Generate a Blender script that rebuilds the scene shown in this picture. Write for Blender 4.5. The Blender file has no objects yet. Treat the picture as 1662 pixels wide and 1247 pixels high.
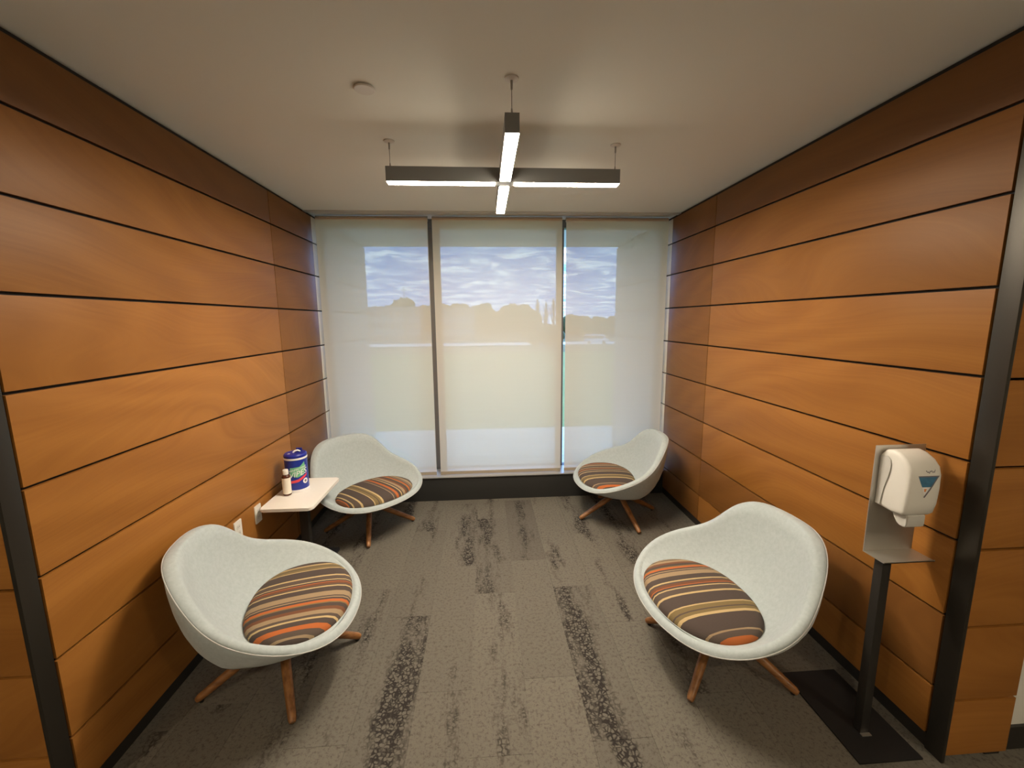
import bpy, bmesh, math, random
from mathutils import Vector, Matrix, noise as mnoise

random.seed(7)
scene = bpy.context.scene
COL = scene.collection
PI = math.pi

# ------------------------------------------------------------------ camera
FPX = 678.7126                       # focal length in pixels of the 1662 x 1247 frame
YAW, PITCH, ROLL = 0.0644, 0.1517, 0.0092
CAM_H = 1.70
cam_data = bpy.data.cameras.new('camera')
cam_data.sensor_fit = 'HORIZONTAL'
cam_data.sensor_width = 36.0
cam_data.lens = 36.0 * FPX / 1662.0
cam_data.clip_start = 0.02
cam_data.clip_end = 2000
cam = bpy.data.objects.new('camera', cam_data)
COL.objects.link(cam)
_fw = Vector((math.sin(YAW) * math.cos(PITCH), math.cos(YAW) * math.cos(PITCH), -math.sin(PITCH)))
_r = Vector((math.cos(YAW), -math.sin(YAW), 0))
_d = _fw.cross(_r)
_cr, _sr = math.cos(ROLL), math.sin(ROLL)
_right = _cr * _r + _sr * _d
_down = -_sr * _r + _cr * _d
_m = Matrix((_right, -_down, -_fw)).transposed().to_4x4()
_m.translation = (0, 0, CAM_H)
cam.matrix_world = _m
scene.camera = cam

# ------------------------------------------------------------------ view and sky
vs = scene.view_settings
vs.view_transform = 'Standard'
vs.look = 'None'
vs.gamma = 1
vs.use_curve_mapping = False
vs.exposure = 1.23
scene.cycles.use_denoising = True
scene.cycles.max_bounces = 10
scene.cycles.transparent_max_bounces = 16
scene.cycles.sample_clamp_indirect = 6

SKY_STRENGTH = 1.12
world = bpy.data.worlds.new('cloudy_sky')
scene.world = world
world.use_nodes = True
wn = world.node_tree.nodes
wl = world.node_tree.links
wn.clear()


def N(nodes, kind, **kw):
    n = nodes.new(kind)
    for k, v in kw.items():
        if k.startswith('i_'):
            n.inputs[k[2:].replace('_', ' ')].default_value = v
        else:
            setattr(n, k, v)
    return n


def ramp(nodes, stops, interp='LINEAR'):
    r = nodes.new('ShaderNodeValToRGB')
    cr = r.color_ramp
    cr.interpolation = interp
    while len(cr.elements) < len(stops):
        cr.elements.new(0.5)
    for e, (p, c) in zip(cr.elements, stops):
        e.position = p
        e.color = (*c, 1) if len(c) == 3 else c
    return r


def math_node(nodes, links, op, a, b=None, clamp=False):
    n = nodes.new('ShaderNodeMath')
    n.operation = op
    n.use_clamp = clamp
    for i, v in enumerate((a, b)):
        if v is None:
            continue
        if isinstance(v, (int, float)):
            n.inputs[i].default_value = v
        else:
            links.new(v, n.inputs[i])
    return n.outputs[0]


def mix_rgb(nodes, links, fac, a, b, blend='MIX'):
    n = nodes.new('ShaderNodeMix')
    n.data_type = 'RGBA'
    n.blend_type = blend
    for sock, v in ((n.inputs[0], fac), (n.inputs[6], a), (n.inputs[7], b)):
        if isinstance(v, (int, float)):
            sock.default_value = v
        elif isinstance(v, tuple):
            sock.default_value = (*v, 1) if len(v) == 3 else v
        else:
            links.new(v, sock)
    return n.outputs[2]


tc = N(wn, 'ShaderNodeTexCoord')
sep = N(wn, 'ShaderNodeSeparateXYZ')
wl.new(tc.outputs['Generated'], sep.inputs[0])
zz = math_node(wn, wl, 'ADD', math_node(wn, wl, 'MAXIMUM', sep.outputs[2], 0.0), 0.10)
cx = math_node(wn, wl, 'DIVIDE', sep.outputs[0], zz)
cy = math_node(wn, wl, 'DIVIDE', sep.outputs[1], zz)
cmb = N(wn, 'ShaderNodeCombineXYZ')
wl.new(cx, cmb.inputs[0])
wl.new(cy, cmb.inputs[1])
cn = N(wn, 'ShaderNodeTexNoise', i_Scale=2.9, i_Detail=10.0, i_Roughness=0.66, i_Distortion=0.5)
wl.new(cmb.outputs[0], cn.inputs['Vector'])
cl = ramp(wn, [(0.40, (0.03, 0.03, 0.03)), (0.52, (0.25, 0.25, 0.25)), (0.60, (0.75, 0.75, 0.75)), (0.68, (1, 1, 1))])
wl.new(cn.outputs['Fac'], cl.inputs[0])
skyc = mix_rgb(wn, wl, cl.outputs[0], (0.16, 0.52, 1.50), (1.30, 1.75, 2.30))
bg = N(wn, 'ShaderNodeBackground', i_Strength=SKY_STRENGTH)
wl.new(skyc, bg.inputs['Color'])
wo = N(wn, 'ShaderNodeOutputWorld')
wl.new(bg.outputs[0], wo.inputs[0])

PENDANT_EMIT = 88.0                  # the LED diffusers of the pendant

# ------------------------------------------------------------------ material helpers
MATS = {}


def new_mat(name):
    m = bpy.data.materials.new(name)
    m.use_nodes = True
    nt = m.node_tree
    nt.nodes.clear()
    out = nt.nodes.new('ShaderNodeOutputMaterial')
    MATS[name] = m
    return m, nt.nodes, nt.links, out


def principled(name, color, rough=0.5, metal=0.0, bump=None, spec=0.5, emit=None, vary=None, coat=0.0):
    m, n, l, out = new_mat(name)
    p = n.new('ShaderNodeBsdfPrincipled')
    p.inputs['Base Color'].default_value = (*color, 1)
    p.inputs['Roughness'].default_value = rough
    p.inputs['Metallic'].default_value = metal
    p.inputs['Specular IOR Level'].default_value = spec
    p.inputs['Coat Weight'].default_value = coat
    if emit:
        p.inputs['Emission Color'].default_value = (*emit[0], 1)
        p.inputs['Emission Strength'].default_value = emit[1]
    t = n.new('ShaderNodeTexCoord')
    if vary:
        scale, amt = vary
        no = N(n, 'ShaderNodeTexNoise', i_Scale=scale, i_Detail=4.0)
        l.new(t.outputs['Object'], no.inputs['Vector'])
        c = mix_rgb(n, l, no.outputs['Fac'], tuple(v * (1 - amt) for v in color), tuple(min(1, v * (1 + amt)) for v in color))
        l.new(c, p.inputs['Base Color'])
    if bump:
        scale, strength = bump
        no = N(n, 'ShaderNodeTexNoise', i_Scale=scale, i_Detail=3.0)
        l.new(t.outputs['Object'], no.inputs['Vector'])
        b = N(n, 'ShaderNodeBump', i_Strength=strength, i_Distance=0.002)
        l.new(no.outputs['Fac'], b.inputs['Height'])
        l.new(b.outputs[0], p.inputs['Normal'])
    l.new(p.outputs[0], out.inputs[0])
    return m


def wood_wall_mat(name, dark, light, rough=0.44, shift=0.0):
    """figured satin veneer: grain along the wall, broad cathedral arcs, fine streaks"""
    m, n, l, out = new_mat(name)
    p = n.new('ShaderNodeBsdfPrincipled')
    g = n.new('ShaderNodeNewGeometry')
    mp = N(n, 'ShaderNodeMapping')
    mp.inputs['Location'].default_value = (shift, shift * 1.7, 0.35 + shift)
    mp.inputs['Scale'].default_value = (0.42, 0.42, 1.0)
    l.new(g.outputs['Position'], mp.inputs[0])
    # slow warp
    wno = N(n, 'ShaderNodeTexNoise', i_Scale=1.1, i_Detail=1.5)
    l.new(mp.outputs[0], wno.inputs['Vector'])
    wv = N(n, 'ShaderNodeVectorMath', operation='SCALE')
    wv.inputs['Scale'].default_value = 1.5
    l.new(wno.outputs['Color'], wv.inputs[0])
    add = N(n, 'ShaderNodeVectorMath', operation='ADD')
    l.new(mp.outputs[0], add.inputs[0])
    l.new(wv.outputs[0], add.inputs[1])
    wave = N(n, 'ShaderNodeTexWave', wave_type='RINGS', rings_direction='X', wave_profile='SIN',
             i_Scale=1.7, i_Distortion=3.0, i_Detail=3.0, i_Detail_Scale=0.9)
    l.new(add.outputs[0], wave.inputs['Vector'])
    fm = N(n, 'ShaderNodeMapping')
    fm.inputs['Scale'].default_value = (3.0, 3.0, 70.0)
    l.new(add.outputs[0], fm.inputs[0])
    fine = N(n, 'ShaderNodeTexNoise', i_Scale=1.0, i_Detail=3.0, i_Roughness=0.6)
    l.new(fm.outputs[0], fine.inputs['Vector'])
    big = N(n, 'ShaderNodeTexNoise', i_Scale=1.6, i_Detail=3.0)
    l.new(mp.outputs[0], big.inputs['Vector'])
    f1 = math_node(n, l, 'MULTIPLY', wave.outputs['Fac'], 0.16)
    f2 = math_node(n, l, 'MULTIPLY', fine.outputs['Fac'], 0.42)
    f3 = math_node(n, l, 'MULTIPLY', big.outputs['Fac'], 0.45)
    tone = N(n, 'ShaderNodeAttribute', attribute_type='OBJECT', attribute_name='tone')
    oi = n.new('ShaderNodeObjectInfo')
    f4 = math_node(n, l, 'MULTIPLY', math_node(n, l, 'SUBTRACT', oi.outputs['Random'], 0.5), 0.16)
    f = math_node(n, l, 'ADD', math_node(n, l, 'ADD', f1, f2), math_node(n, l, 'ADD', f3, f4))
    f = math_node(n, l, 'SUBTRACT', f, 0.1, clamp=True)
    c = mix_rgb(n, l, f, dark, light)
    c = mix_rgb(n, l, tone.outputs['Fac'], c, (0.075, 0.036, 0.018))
    l.new(c, p.inputs['Base Color'])
    p.inputs['Roughness'].default_value = rough
    p.inputs['Specular IOR Level'].default_value = 0.22
    b = N(n, 'ShaderNodeBump', i_Strength=0.06, i_Distance=0.001)
    l.new(fine.outputs['Fac'], b.inputs['Height'])
    l.new(b.outputs[0], p.inputs['Normal'])
    l.new(p.outputs[0], out.inputs[0])
    return m


M_WOOD = wood_wall_mat('veneer', (0.225, 0.082, 0.014), (0.465, 0.202, 0.044))
M_BLACK = principled('black_metal', (0.020, 0.018, 0.016), 0.45, 0.0)
M_BACK = principled('black_backing', (0.012, 0.010, 0.009), 0.8)
M_POST = principled('dark_bronze_post', (0.045, 0.040, 0.033), 0.38, 0.6)
M_CEIL = principled('ceiling_paint', (0.74, 0.735, 0.67), 0.9, bump=(180, 0.05))
M_PAINT = principled('pale_wall_paint', (0.70, 0.70, 0.66), 0.9, bump=(150, 0.05))
M_TRIM = principled('shade_pocket_metal', (0.55, 0.53, 0.48), 0.5, 0.2)
M_ALU = principled('aluminium_frame', (0.16, 0.165, 0.17), 0.45, 0.5)
M_PLINTH = principled('dark_plinth', (0.022, 0.022, 0.021), 0.55)
M_STEEL = principled('brushed_steel', (0.60, 0.58, 0.54), 0.42, 0.9, bump=(260, 0.03))
M_WHITE = principled('white_plastic', (0.76, 0.745, 0.70), 0.35)
M_WHITE2 = principled('grey_white_plastic', (0.58, 0.57, 0.54), 0.45)
M_TABLE = principled('white_laminate', (0.82, 0.79, 0.74), 0.4)
M_OUTLET = principled('outlet_plastic', (0.80, 0.78, 0.72), 0.4)
M_SLOT = principled('outlet_slot', (0.10, 0.09, 0.08), 0.6)
M_BLUE = principled('canister_blue', (0.012, 0.032, 0.30), 0.32)
M_BLUE2 = principled('lid_blue', (0.012, 0.020, 0.27), 0.35)
M_GREEN = principled('print_green', (0.16, 0.50, 0.27), 0.5)
M_RED = principled('print_red', (0.72, 0.06, 0.08), 0.5)
M_PRINTW = principled('print_white', (0.85, 0.84, 0.86), 0.5)
M_PRINTG = principled('print_grey', (0.18, 0.17, 0.20), 0.5)
M_PRINTO = principled('print_orange', (0.75, 0.28, 0.08), 0.5)
M_AMBER = principled('amber_plastic', (0.075, 0.020, 0.010), 0.25)
M_LABEL = principled('paper_label', (0.80, 0.74, 0.64), 0.6, vary=(60, 0.08))
M_TEAL = principled('emblem_blue', (0.05, 0.17, 0.30), 0.4, vary=(55, 0.5))
M_LIGHTBODY = principled('lamp_body_grey', (0.20, 0.20, 0.195), 0.5, 0.3)
M_CABLE = principled('cable_grey', (0.30, 0.28, 0.25), 0.4, 0.6)
M_DIFF = principled('lit_diffuser', (0.9, 0.9, 0.9), 0.5, emit=((1.0, 0.865, 0.68), PENDANT_EMIT))
M_HUB = principled('chair_hub_metal', (0.03, 0.028, 0.026), 0.5, 0.4)
M_MAT = principled('black_floor_plate', (0.006, 0.005, 0.005), 0.75)


def fabric_mat():
    m, n, l, out = new_mat('grey_blue_felt')
    p = n.new('ShaderNodeBsdfPrincipled')
    t = n.new('ShaderNodeTexCoord')
    a = N(n, 'ShaderNodeTexNoise', i_Scale=55.0, i_Detail=4.0, i_Roughness=0.7)
    b = N(n, 'ShaderNodeTexNoise', i_Scale=420.0, i_Detail=2.0)
    for q in (a, b):
        l.new(t.outputs['Object'], q.inputs['Vector'])
    r1 = ramp(n, [(0.3, (0.355, 0.41, 0.425)), (0.7, (0.43, 0.49, 0.505))])
    l.new(a.outputs['Fac'], r1.inputs[0])
    c = mix_rgb(n, l, math_node(n, l, 'MULTIPLY', b.outputs['Fac'], 0.25), r1.outputs[0], (0.52, 0.55, 0.55))
    l.new(c, p.inputs['Base Color'])
    p.inputs['Roughness'].default_value = 0.95
    p.inputs['Specular IOR Level'].default_value = 0.2
    p.inputs['Sheen Weight'].default_value = 0.25
    bp = N(n, 'ShaderNodeBump', i_Strength=0.25, i_Distance=0.001)
    l.new(b.outputs['Fac'], bp.inputs['Height'])
    l.new(bp.outputs[0], p.inputs['Normal'])
    l.new(p.outputs[0], out.inputs[0])
    return m


def stripe_mat():
    """striped upholstery: stripes run front to back over the cushion; 'stripe_shift' on the
    object slides the repeat across, as the cloth was cut differently for each seat"""
    m, n, l, out = new_mat('striped_upholstery')
    p = n.new('ShaderNodeBsdfPrincipled')
    t = n.new('ShaderNodeTexCoord')
    at = N(n, 'ShaderNodeAttribute', attribute_type='OBJECT', attribute_name='stripe_shift')
    s = n.new('ShaderNodeSeparateXYZ')
    l.new(t.outputs['Object'], s.inputs[0])
    y = math_node(n, l, 'ADD', math_node(n, l, 'MULTIPLY', s.outputs[1], 1 / 0.62), at.outputs['Fac'])
    y = math_node(n, l, 'FRACT', y)
    D = (0.078, 0.058, 0.050)
    D2 = (0.10, 0.074, 0.060)
    T = (0.52, 0.38, 0.19)
    B = (0.33, 0.235, 0.14)
    O = (0.46, 0.13, 0.035)
    OL = (0.20, 0.145, 0.065)
    R = (0.17, 0.070, 0.035)
    seq = [(0.0, R), (0.03, D), (0.065, OL), (0.078, O), (0.105, D), (0.122, B), (0.136, D2), (0.15, B),
           (0.205, D), (0.265, T), (0.279, D2), (0.30, R), (0.325, O), (0.335, D), (0.355, T), (0.367, D2),
           (0.42, T), (0.438, D), (0.55, T), (0.562, OL), (0.60, D2), (0.612, OL), (0.64, T), (0.662, D),
           (0.80, B), (0.81, D2), (0.845, O), (0.88, D), (0.92, T), (0.935, D2), (0.96, B)]
    r = ramp(n, seq, 'CONSTANT')
    l.new(y, r.inputs[0])
    # woven dots
    mp = N(n, 'ShaderNodeMapping')
    mp.inputs['Scale'].default_value = (330, 330, 60)
    l.new(t.outputs['Object'], mp.inputs[0])
    ck = N(n, 'ShaderNodeTexChecker', i_Scale=1.0)
    l.new(mp.outputs[0], ck.inputs['Vector'])
    c = mix_rgb(n, l, math_node(n, l, 'MULTIPLY', ck.outputs['Fac'], 0.16), r.outputs[0], (0.02, 0.015, 0.012))
    l.new(c, p.inputs['Base Color'])
    p.inputs['Roughness'].default_value = 0.85
    p.inputs['Specular IOR Level'].default_value = 0.25
    l.new(p.outputs[0], out.inputs[0])
    return m


def leg_mat():
    m, n, l, out = new_mat('walnut_leg')
    p = n.new('ShaderNodeBsdfPrincipled')
    t = n.new('ShaderNodeTexCoord')
    mp = N(n, 'ShaderNodeMapping')
    mp.inputs['Scale'].default_value = (6, 60, 60)
    l.new(t.outputs['Object'], mp.inputs[0])
    no = N(n, 'ShaderNodeTexNoise', i_Scale=1.0, i_Detail=3.0)
    l.new(mp.outputs[0], no.inputs['Vector'])
    r = ramp(n, [(0.3, (0.165, 0.066, 0.020)), (0.7, (0.36, 0.165, 0.055))])
    l.new(no.outputs['Fac'], r.inputs[0])
    l.new(r.outputs[0], p.inputs['Base Color'])
    p.inputs['Roughness'].default_value = 0.38
    l.new(p.outputs[0], out.inputs[0])
    return m


def carpet_mat():
    """grey-brown loop-pile carpet planks: every plank has its own tone and a streak of dark cut pile"""
    m, n, l, out = new_mat('carpet_pile')
    p = n.new('ShaderNodeBsdfPrincipled')
    t = n.new('ShaderNodeTexCoord')
    g = n.new('ShaderNodeNewGeometry')
    oi = n.new('ShaderNodeObjectInfo')

    def attr(name):
        a = N(n, 'ShaderNodeAttribute', attribute_type='OBJECT', attribute_name=name)
        return a.outputs['Fac']
    s = n.new('ShaderNodeSeparateXYZ')
    l.new(t.outputs['Object'], s.inputs[0])
    # coarse pebbles
    vo = N(n, 'ShaderNodeTexVoronoi', feature='DISTANCE_TO_EDGE', i_Scale=54.0)
    l.new(g.outputs['Position'], vo.inputs['Vector'])
    edge = ramp(n, [(0.06, (1, 1, 1)), (0.24, (0, 0, 0))])
    vn = N(n, 'ShaderNodeTexNoise', i_Scale=38.0, i_Detail=3.0)
    l.new(g.outputs['Position'], vn.inputs['Vector'])
    l.new(math_node(n, l, 'ADD', vo.outputs['Distance'], math_node(n, l, 'MULTIPLY', math_node(n, l, 'SUBTRACT', vn.outputs['Fac'], 0.5), 0.8)), edge.inputs[0])
    # streak mask across the plank, ragged along its length
    mp = N(n, 'ShaderNodeMapping')
    mp.inputs['Scale'].default_value = (9.0, 2.0, 1.0)
    l.new(g.outputs['Position'], mp.inputs[0])
    rn = N(n, 'ShaderNodeTexNoise', i_Scale=1.0, i_Detail=5.0, i_Roughness=0.7)
    l.new(mp.outputs[0], rn.inputs['Vector'])
    d = math_node(n, l, 'ABSOLUTE', math_node(n, l, 'SUBTRACT', s.outputs[0], attr('streak_at')))
    d = math_node(n, l, 'SUBTRACT', attr('streak_width'), d)
    d = math_node(n, l, 'ADD', d, math_node(n, l, 'MULTIPLY', math_node(n, l, 'SUBTRACT', rn.outputs['Fac'], 0.5), 0.55))
    mk = ramp(n, [(0.47, (0, 0, 0)), (0.56, (1, 1, 1))])
    l.new(math_node(n, l, 'ADD', d, 0.5), mk.inputs[0])
    k = math_node(n, l, 'MULTIPLY', mk.outputs[0], edge.outputs[0])
    # scattered specks everywhere
    sp = N(n, 'ShaderNodeTexNoise', i_Scale=62.0, i_Detail=5.0, i_Roughness=0.78)
    l.new(g.outputs['Position'], sp.inputs['Vector'])
    spr = ramp(n, [(0.50, (0, 0, 0)), (0.64, (1, 1, 1))])
    l.new(sp.outputs['Fac'], spr.inputs[0])
    fine = N(n, 'ShaderNodeTexNoise', i_Scale=260.0, i_Detail=2.0)
    l.new(g.outputs['Position'], fine.inputs['Vector'])
    base = mix_rgb(n, l, oi.outputs['Random'], (0.118, 0.107, 0.090), (0.148, 0.134, 0.112))
    base = mix_rgb(n, l, math_node(n, l, 'MULTIPLY', fine.outputs['Fac'], 0.35), base, (0.23, 0.21, 0.175))
    base = mix_rgb(n, l, math_node(n, l, 'MULTIPLY', spr.outputs[0], 0.6), base, (0.045, 0.039, 0.034))
    c = mix_rgb(n, l, math_node(n, l, 'MULTIPLY', k, 0.92), base, (0.022, 0.018, 0.017))
    c = mix_rgb(n, l, math_node(n, l, 'MULTIPLY', attr('dark'), 0.55), c, (0.04, 0.034, 0.031))
    l.new(c, p.inputs['Base Color'])
    p.inputs['Roughness'].default_value = 0.95
    p.inputs['Specular IOR Level'].default_value = 0.15
    b = N(n, 'ShaderNodeBump', i_Strength=0.5, i_Distance=0.002)
    l.new(fine.outputs['Fac'], b.inputs['Height'])
    l.new(b.outputs[0], p.inputs['Normal'])
    l.new(p.outputs[0], out.inputs[0])
    return m


def shade_mat():
    """woven solar-screen fabric: mostly light-scattering yarn, partly open weave"""
    m, n, l, out = new_mat('solar_shade_fabric')
    t = n.new('ShaderNodeTexCoord')
    mp = N(n, 'ShaderNodeMapping')
    mp.inputs['Scale'].default_value = (2.0, 2.0, 90.0)
    l.new(t.outputs['Object'], mp.inputs[0])
    no = N(n, 'ShaderNodeTexNoise', i_Scale=1.0, i_Detail=2.0)
    l.new(mp.outputs[0], no.inputs['Vector'])
    c = mix_rgb(n, l, no.outputs['Fac'], (0.78, 0.655, 0.49), (0.84, 0.71, 0.54))
    di = n.new('ShaderNodeBsdfDiffuse')
    tr = n.new('ShaderNodeBsdfTranslucent')
    l.new(c, di.inputs[0])
    tr.inputs[0].default_value = (0.99, 0.725, 0.45, 1)
    m1 = N(n, 'ShaderNodeMixShader')
    m1.inputs[0].default_value = 0.57
    l.new(di.outputs[0], m1.inputs[1])
    l.new(tr.outputs[0], m1.inputs[2])
    tp = n.new('ShaderNodeBsdfTransparent')
    tp.inputs[0].default_value = (1, 1, 1, 1)
    m2 = N(n, 'ShaderNodeMixShader')
    m2.inputs[0].default_value = 0.115
    l.new(m1.outputs[0], m2.inputs[1])
    l.new(tp.outputs[0], m2.inputs[2])
    l.new(m2.outputs[0], out.inputs[0])
    return m


def glass_mat():
    m, n, l, out = new_mat('window_glass')
    tp = n.new('ShaderNodeBsdfTransparent')
    tp.inputs[0].default_value = (0.93, 0.95, 0.935, 1)
    gl = n.new('ShaderNodeBsdfGlossy')
    gl.inputs['Roughness'].default_value = 0.02
    fr = n.new('ShaderNodeFresnel')
    fr.inputs[0].default_value = 1.45
    mx = n.new('ShaderNodeMixShader')
    l.new(math_node(n, l, 'MULTIPLY', fr.outputs[0], 0.8), mx.inputs[0])
    l.new(tp.outputs[0], mx.inputs[1])
    l.new(gl.outputs[0], mx.inputs[2])
    l.new(mx.outputs[0], out.inputs[0])
    return m


M_FABRIC = fabric_mat()
M_STRIPE = stripe_mat()
M_LEG = leg_mat()
M_CARPET = carpet_mat()
M_SHADE = shade_mat()
M_GLASS = glass_mat()
M_PIPING = principled('felt_seam', (0.50, 0.50, 0.49), 0.9)
M_GRASS = principled('lawn_grass', (0.30, 0.32, 0.10), 0.95, vary=(0.25, 0.25))
M_DRYGRASS = principled('dry_meadow', (0.22, 0.20, 0.09), 0.95, vary=(0.15, 0.3))
M_GRAVEL = principled('white_gravel', (0.86, 0.73, 0.56), 0.9, vary=(9, 0.45), bump=(30, 0.6))
M_ROAD = principled('pale_paving', (0.85, 0.78, 0.66), 0.9, vary=(0.6, 0.1))
M_LEAF = principled('foliage', (0.055, 0.085, 0.030), 0.9, vary=(1.2, 0.5))
M_LEAF2 = principled('autumn_foliage', (0.14, 0.12, 0.035), 0.9, vary=(1.2, 0.4))
M_TWIG = principled('bare_twigs', (0.10, 0.085, 0.07), 0.9)
M_TRUNK = principled('bark', (0.07, 0.05, 0.035), 0.9)
M_HILL = principled('wooded_hill', (0.060, 0.075, 0.045), 0.95, vary=(0.03, 0.35))
M_BWALL = principled('pale_facade', (0.34, 0.31, 0.27), 0.8, vary=(0.3, 0.08))
M_BROOF = principled('grey_roof', (0.20, 0.19, 0.18), 0.8)
M_BGLASS = principled('facade_glass', (0.05, 0.06, 0.07), 0.2)
M_VAN = principled('van_white', (0.80, 0.80, 0.80), 0.35)
M_TYRE = principled('tyre', (0.02, 0.02, 0.02), 0.8)


# ------------------------------------------------------------------ geometry helpers
def add_box(bm, lo, hi, bevel=0.0):
    vs_ = [bm.verts.new((x, y, z)) for z in (lo[2], hi[2]) for y in (lo[1], hi[1]) for x in (lo[0], hi[0])]
    fs = [bm.faces.new([vs_[i] for i in f]) for f in
          ((0, 2, 3, 1), (4, 5, 7, 6), (0, 1, 5, 4), (1, 3, 7, 5), (3, 2, 6, 7), (2, 0, 4, 6))]
    if bevel:
        es = list({e for f in fs for e in f.edges})
        bmesh.ops.bevel(bm, geom=es, offset=bevel, segments=2, profile=0.7, affect='EDGES', clamp_overlap=True)


def add_tube(bm, pts, radii, seg=16, cap=True, squash=(1, 1)):
    rings = []
    n = len(pts)
    pts = [Vector(p) for p in pts]
    up = None
    for i, p in enumerate(pts):
        t = (pts[min(i + 1, n - 1)] - pts[max(i - 1, 0)]).normalized()
        if up is None:
            up = Vector((0, 0, 1)) if abs(t.z) < 0.9 else Vector((1, 0, 0))
        a = t.cross(up).normalized()
        b = a.cross(t).normalized()
        up = b
        r = radii[i]
        rings.append([bm.verts.new(p + a * math.cos(2 * PI * k / seg) * r * squash[0] + b * math.sin(2 * PI * k / seg) * r * squash[1]) for k in range(seg)])
    for i in range(n - 1):
        for k in range(seg):
            bm.faces.new((rings[i][k], rings[i][(k + 1) % seg], rings[i + 1][(k + 1) % seg], rings[i + 1][k]))
    if cap:
        bm.faces.new(list(reversed(rings[0])))
        bm.faces.new(rings[-1])


def add_closed_tube(bm, pts, r, seg=8):
    n = len(pts)
    rings = []
    for i in range(n):
        p = Vector(pts[i])
        t = (Vector(pts[(i + 1) % n]) - Vector(pts[i - 1])).normalized()
        a = t.cross(Vector((0, 0, 1))).normalized()
        b = a.cross(t)
        rings.append([bm.verts.new(p + (a * math.cos(2 * PI * k / seg) + b * math.sin(2 * PI * k / seg)) * r) for k in range(seg)])
    for i in range(n):
        q = rings[(i + 1) % n]
        for k in range(seg):
            bm.faces.new((rings[i][k], rings[i][(k + 1) % seg], q[(k + 1) % seg], q[k]))


def add_lathe(bm, profile, seg=40, center=(0, 0), scale=(1, 1), cap=True):
    """profile: list of (r, z); closed at both ends when r is 0"""
    rings = []
    for r, z in profile:
        if r <= 1e-6:
            rings.append([bm.verts.new((center[0], center[1], z))])
        else:
            rings.append([bm.verts.new((center[0] + r * scale[0] * math.cos(2 * PI * k / seg), center[1] + r * scale[1] * math.sin(2 * PI * k / seg), z)) for k in range(seg)])
    for a, b in zip(rings, rings[1:]):
        for k in range(seg):
            k2 = (k + 1) % seg
            if len(a) == 1 and len(b) == 1:
                continue
            if len(a) == 1:
                bm.faces.new((a[0], b[k2], b[k]))
            elif len(b) == 1:
                bm.faces.new((a[k], a[k2], b[0]))
            else:
                bm.faces.new((a[k], a[k2], b[k2], b[k]))
    if cap and len(rings[0]) > 1:
        bm.faces.new(list(reversed(rings[0])))
    if cap and len(rings[-1]) > 1:
        bm.faces.new(rings[-1])


def add_prism(bm, poly, z0, z1, axis='z'):
    """extrude a polygon of (a, b) along an axis: z -> (a,b,z), y -> (a,z,b), x -> (z,a,b)"""
    def P(a, b, c):
        return {'z': (a, b, c), 'y': (a, c, b), 'x': (c, a, b)}[axis]
    lo = [bm.verts.new(P(a, b, z0)) for a, b in poly]
    hi = [bm.verts.new(P(a, b, z1)) for a, b in poly]
    n = len(poly)
    for i in range(n):
        bm.faces.new((lo[i], lo[(i + 1) % n], hi[(i + 1) % n], hi[i]))
    bm.faces.new(list(reversed(lo)))
    bm.faces.new(hi)


def rounded_rect(x0, y0, x1, y1, r, seg=6):
    pts = []
    for cx_, cy_, a0 in ((x1 - r, y1 - r, 0), (x0 + r, y1 - r, 90), (x0 + r, y0 + r, 180), (x1 - r, y0 + r, 270)):
        for k in range(seg + 1):
            a = math.radians(a0 + 90 * k / seg)
            pts.append((cx_ + r * math.cos(a), cy_ + r * math.sin(a)))
    return pts


def mesh_from(bm, name, mat, smooth=True, angle=40):
    bmesh.ops.recalc_face_normals(bm, faces=bm.faces[:])
    me = bpy.data.meshes.new(name)
    bm.to_mesh(me)
    bm.free()
    me.materials.append(mat)
    if smooth:
        for p in me.polygons:
            p.use_smooth = True
        me.set_sharp_from_angle(angle=math.radians(angle))
    return me


def link(name, me, parent=None, loc=(0, 0, 0), rotz=0.0):
    o = bpy.data.objects.new(name, me)
    COL.objects.link(o)
    o.location = loc
    o.rotation_euler = (0, 0, rotz)
    if parent:
        o.parent = parent
    return o


def obj(name, bm, mat, parent=None, loc=(0, 0, 0), rotz=0.0, smooth=True, angle=40):
    return link(name, mesh_from(bm, name, mat, smooth, angle), parent, loc, rotz)


def box_obj(name, lo, hi, mat, parent=None, bevel=0.0, smooth=False):
    bm = bmesh.new()
    add_box(bm, lo, hi, bevel)
    return obj(name, bm, mat, parent, smooth=smooth or bevel > 0)


def tag(o, label, cat, group=None, kind=None):
    o['label'] = label
    if cat:
        o['category'] = cat
    if group:
        o['group'] = group
    if kind:
        o['kind'] = kind
    return o


def thing(name, label, cat, loc=(0, 0, 0), rotz=0.0, group=None):
    return tag(link(name, None, None, loc, rotz), label, cat, group)


def struct(o, label, cat):
    return tag(o, label, cat, kind='structure')


def dup(root, loc, rotz, label, group=None):
    r = root.copy()
    COL.objects.link(r)
    r.location = loc
    r.rotation_euler = (0, 0, rotz)
    r['label'] = label
    if group:
        r['group'] = group
    for ch in list(root.children):
        c = ch.copy()
        COL.objects.link(c)
        c.parent = r
        for g in ch.children:
            d = g.copy()
            COL.objects.link(d)
            d.parent = c
    return r


def text_mesh(txt, size, shear=0.0, extrude=0.0004):
    cu = bpy.data.curves.new('lettering', 'FONT')
    cu.body = txt
    cu.size = size
    cu.shear = shear
    cu.extrude = extrude
    cu.align_x = 'CENTER'
    cu.resolution_u = 3
    o = bpy.data.objects.new('lettering', cu)
    COL.objects.link(o)
    bpy.context.view_layer.update()
    me = bpy.data.meshes.new_from_object(o.evaluated_get(bpy.context.evaluated_depsgraph_get()))
    bpy.data.objects.remove(o)
    bpy.data.curves.remove(cu)
    return me


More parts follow.
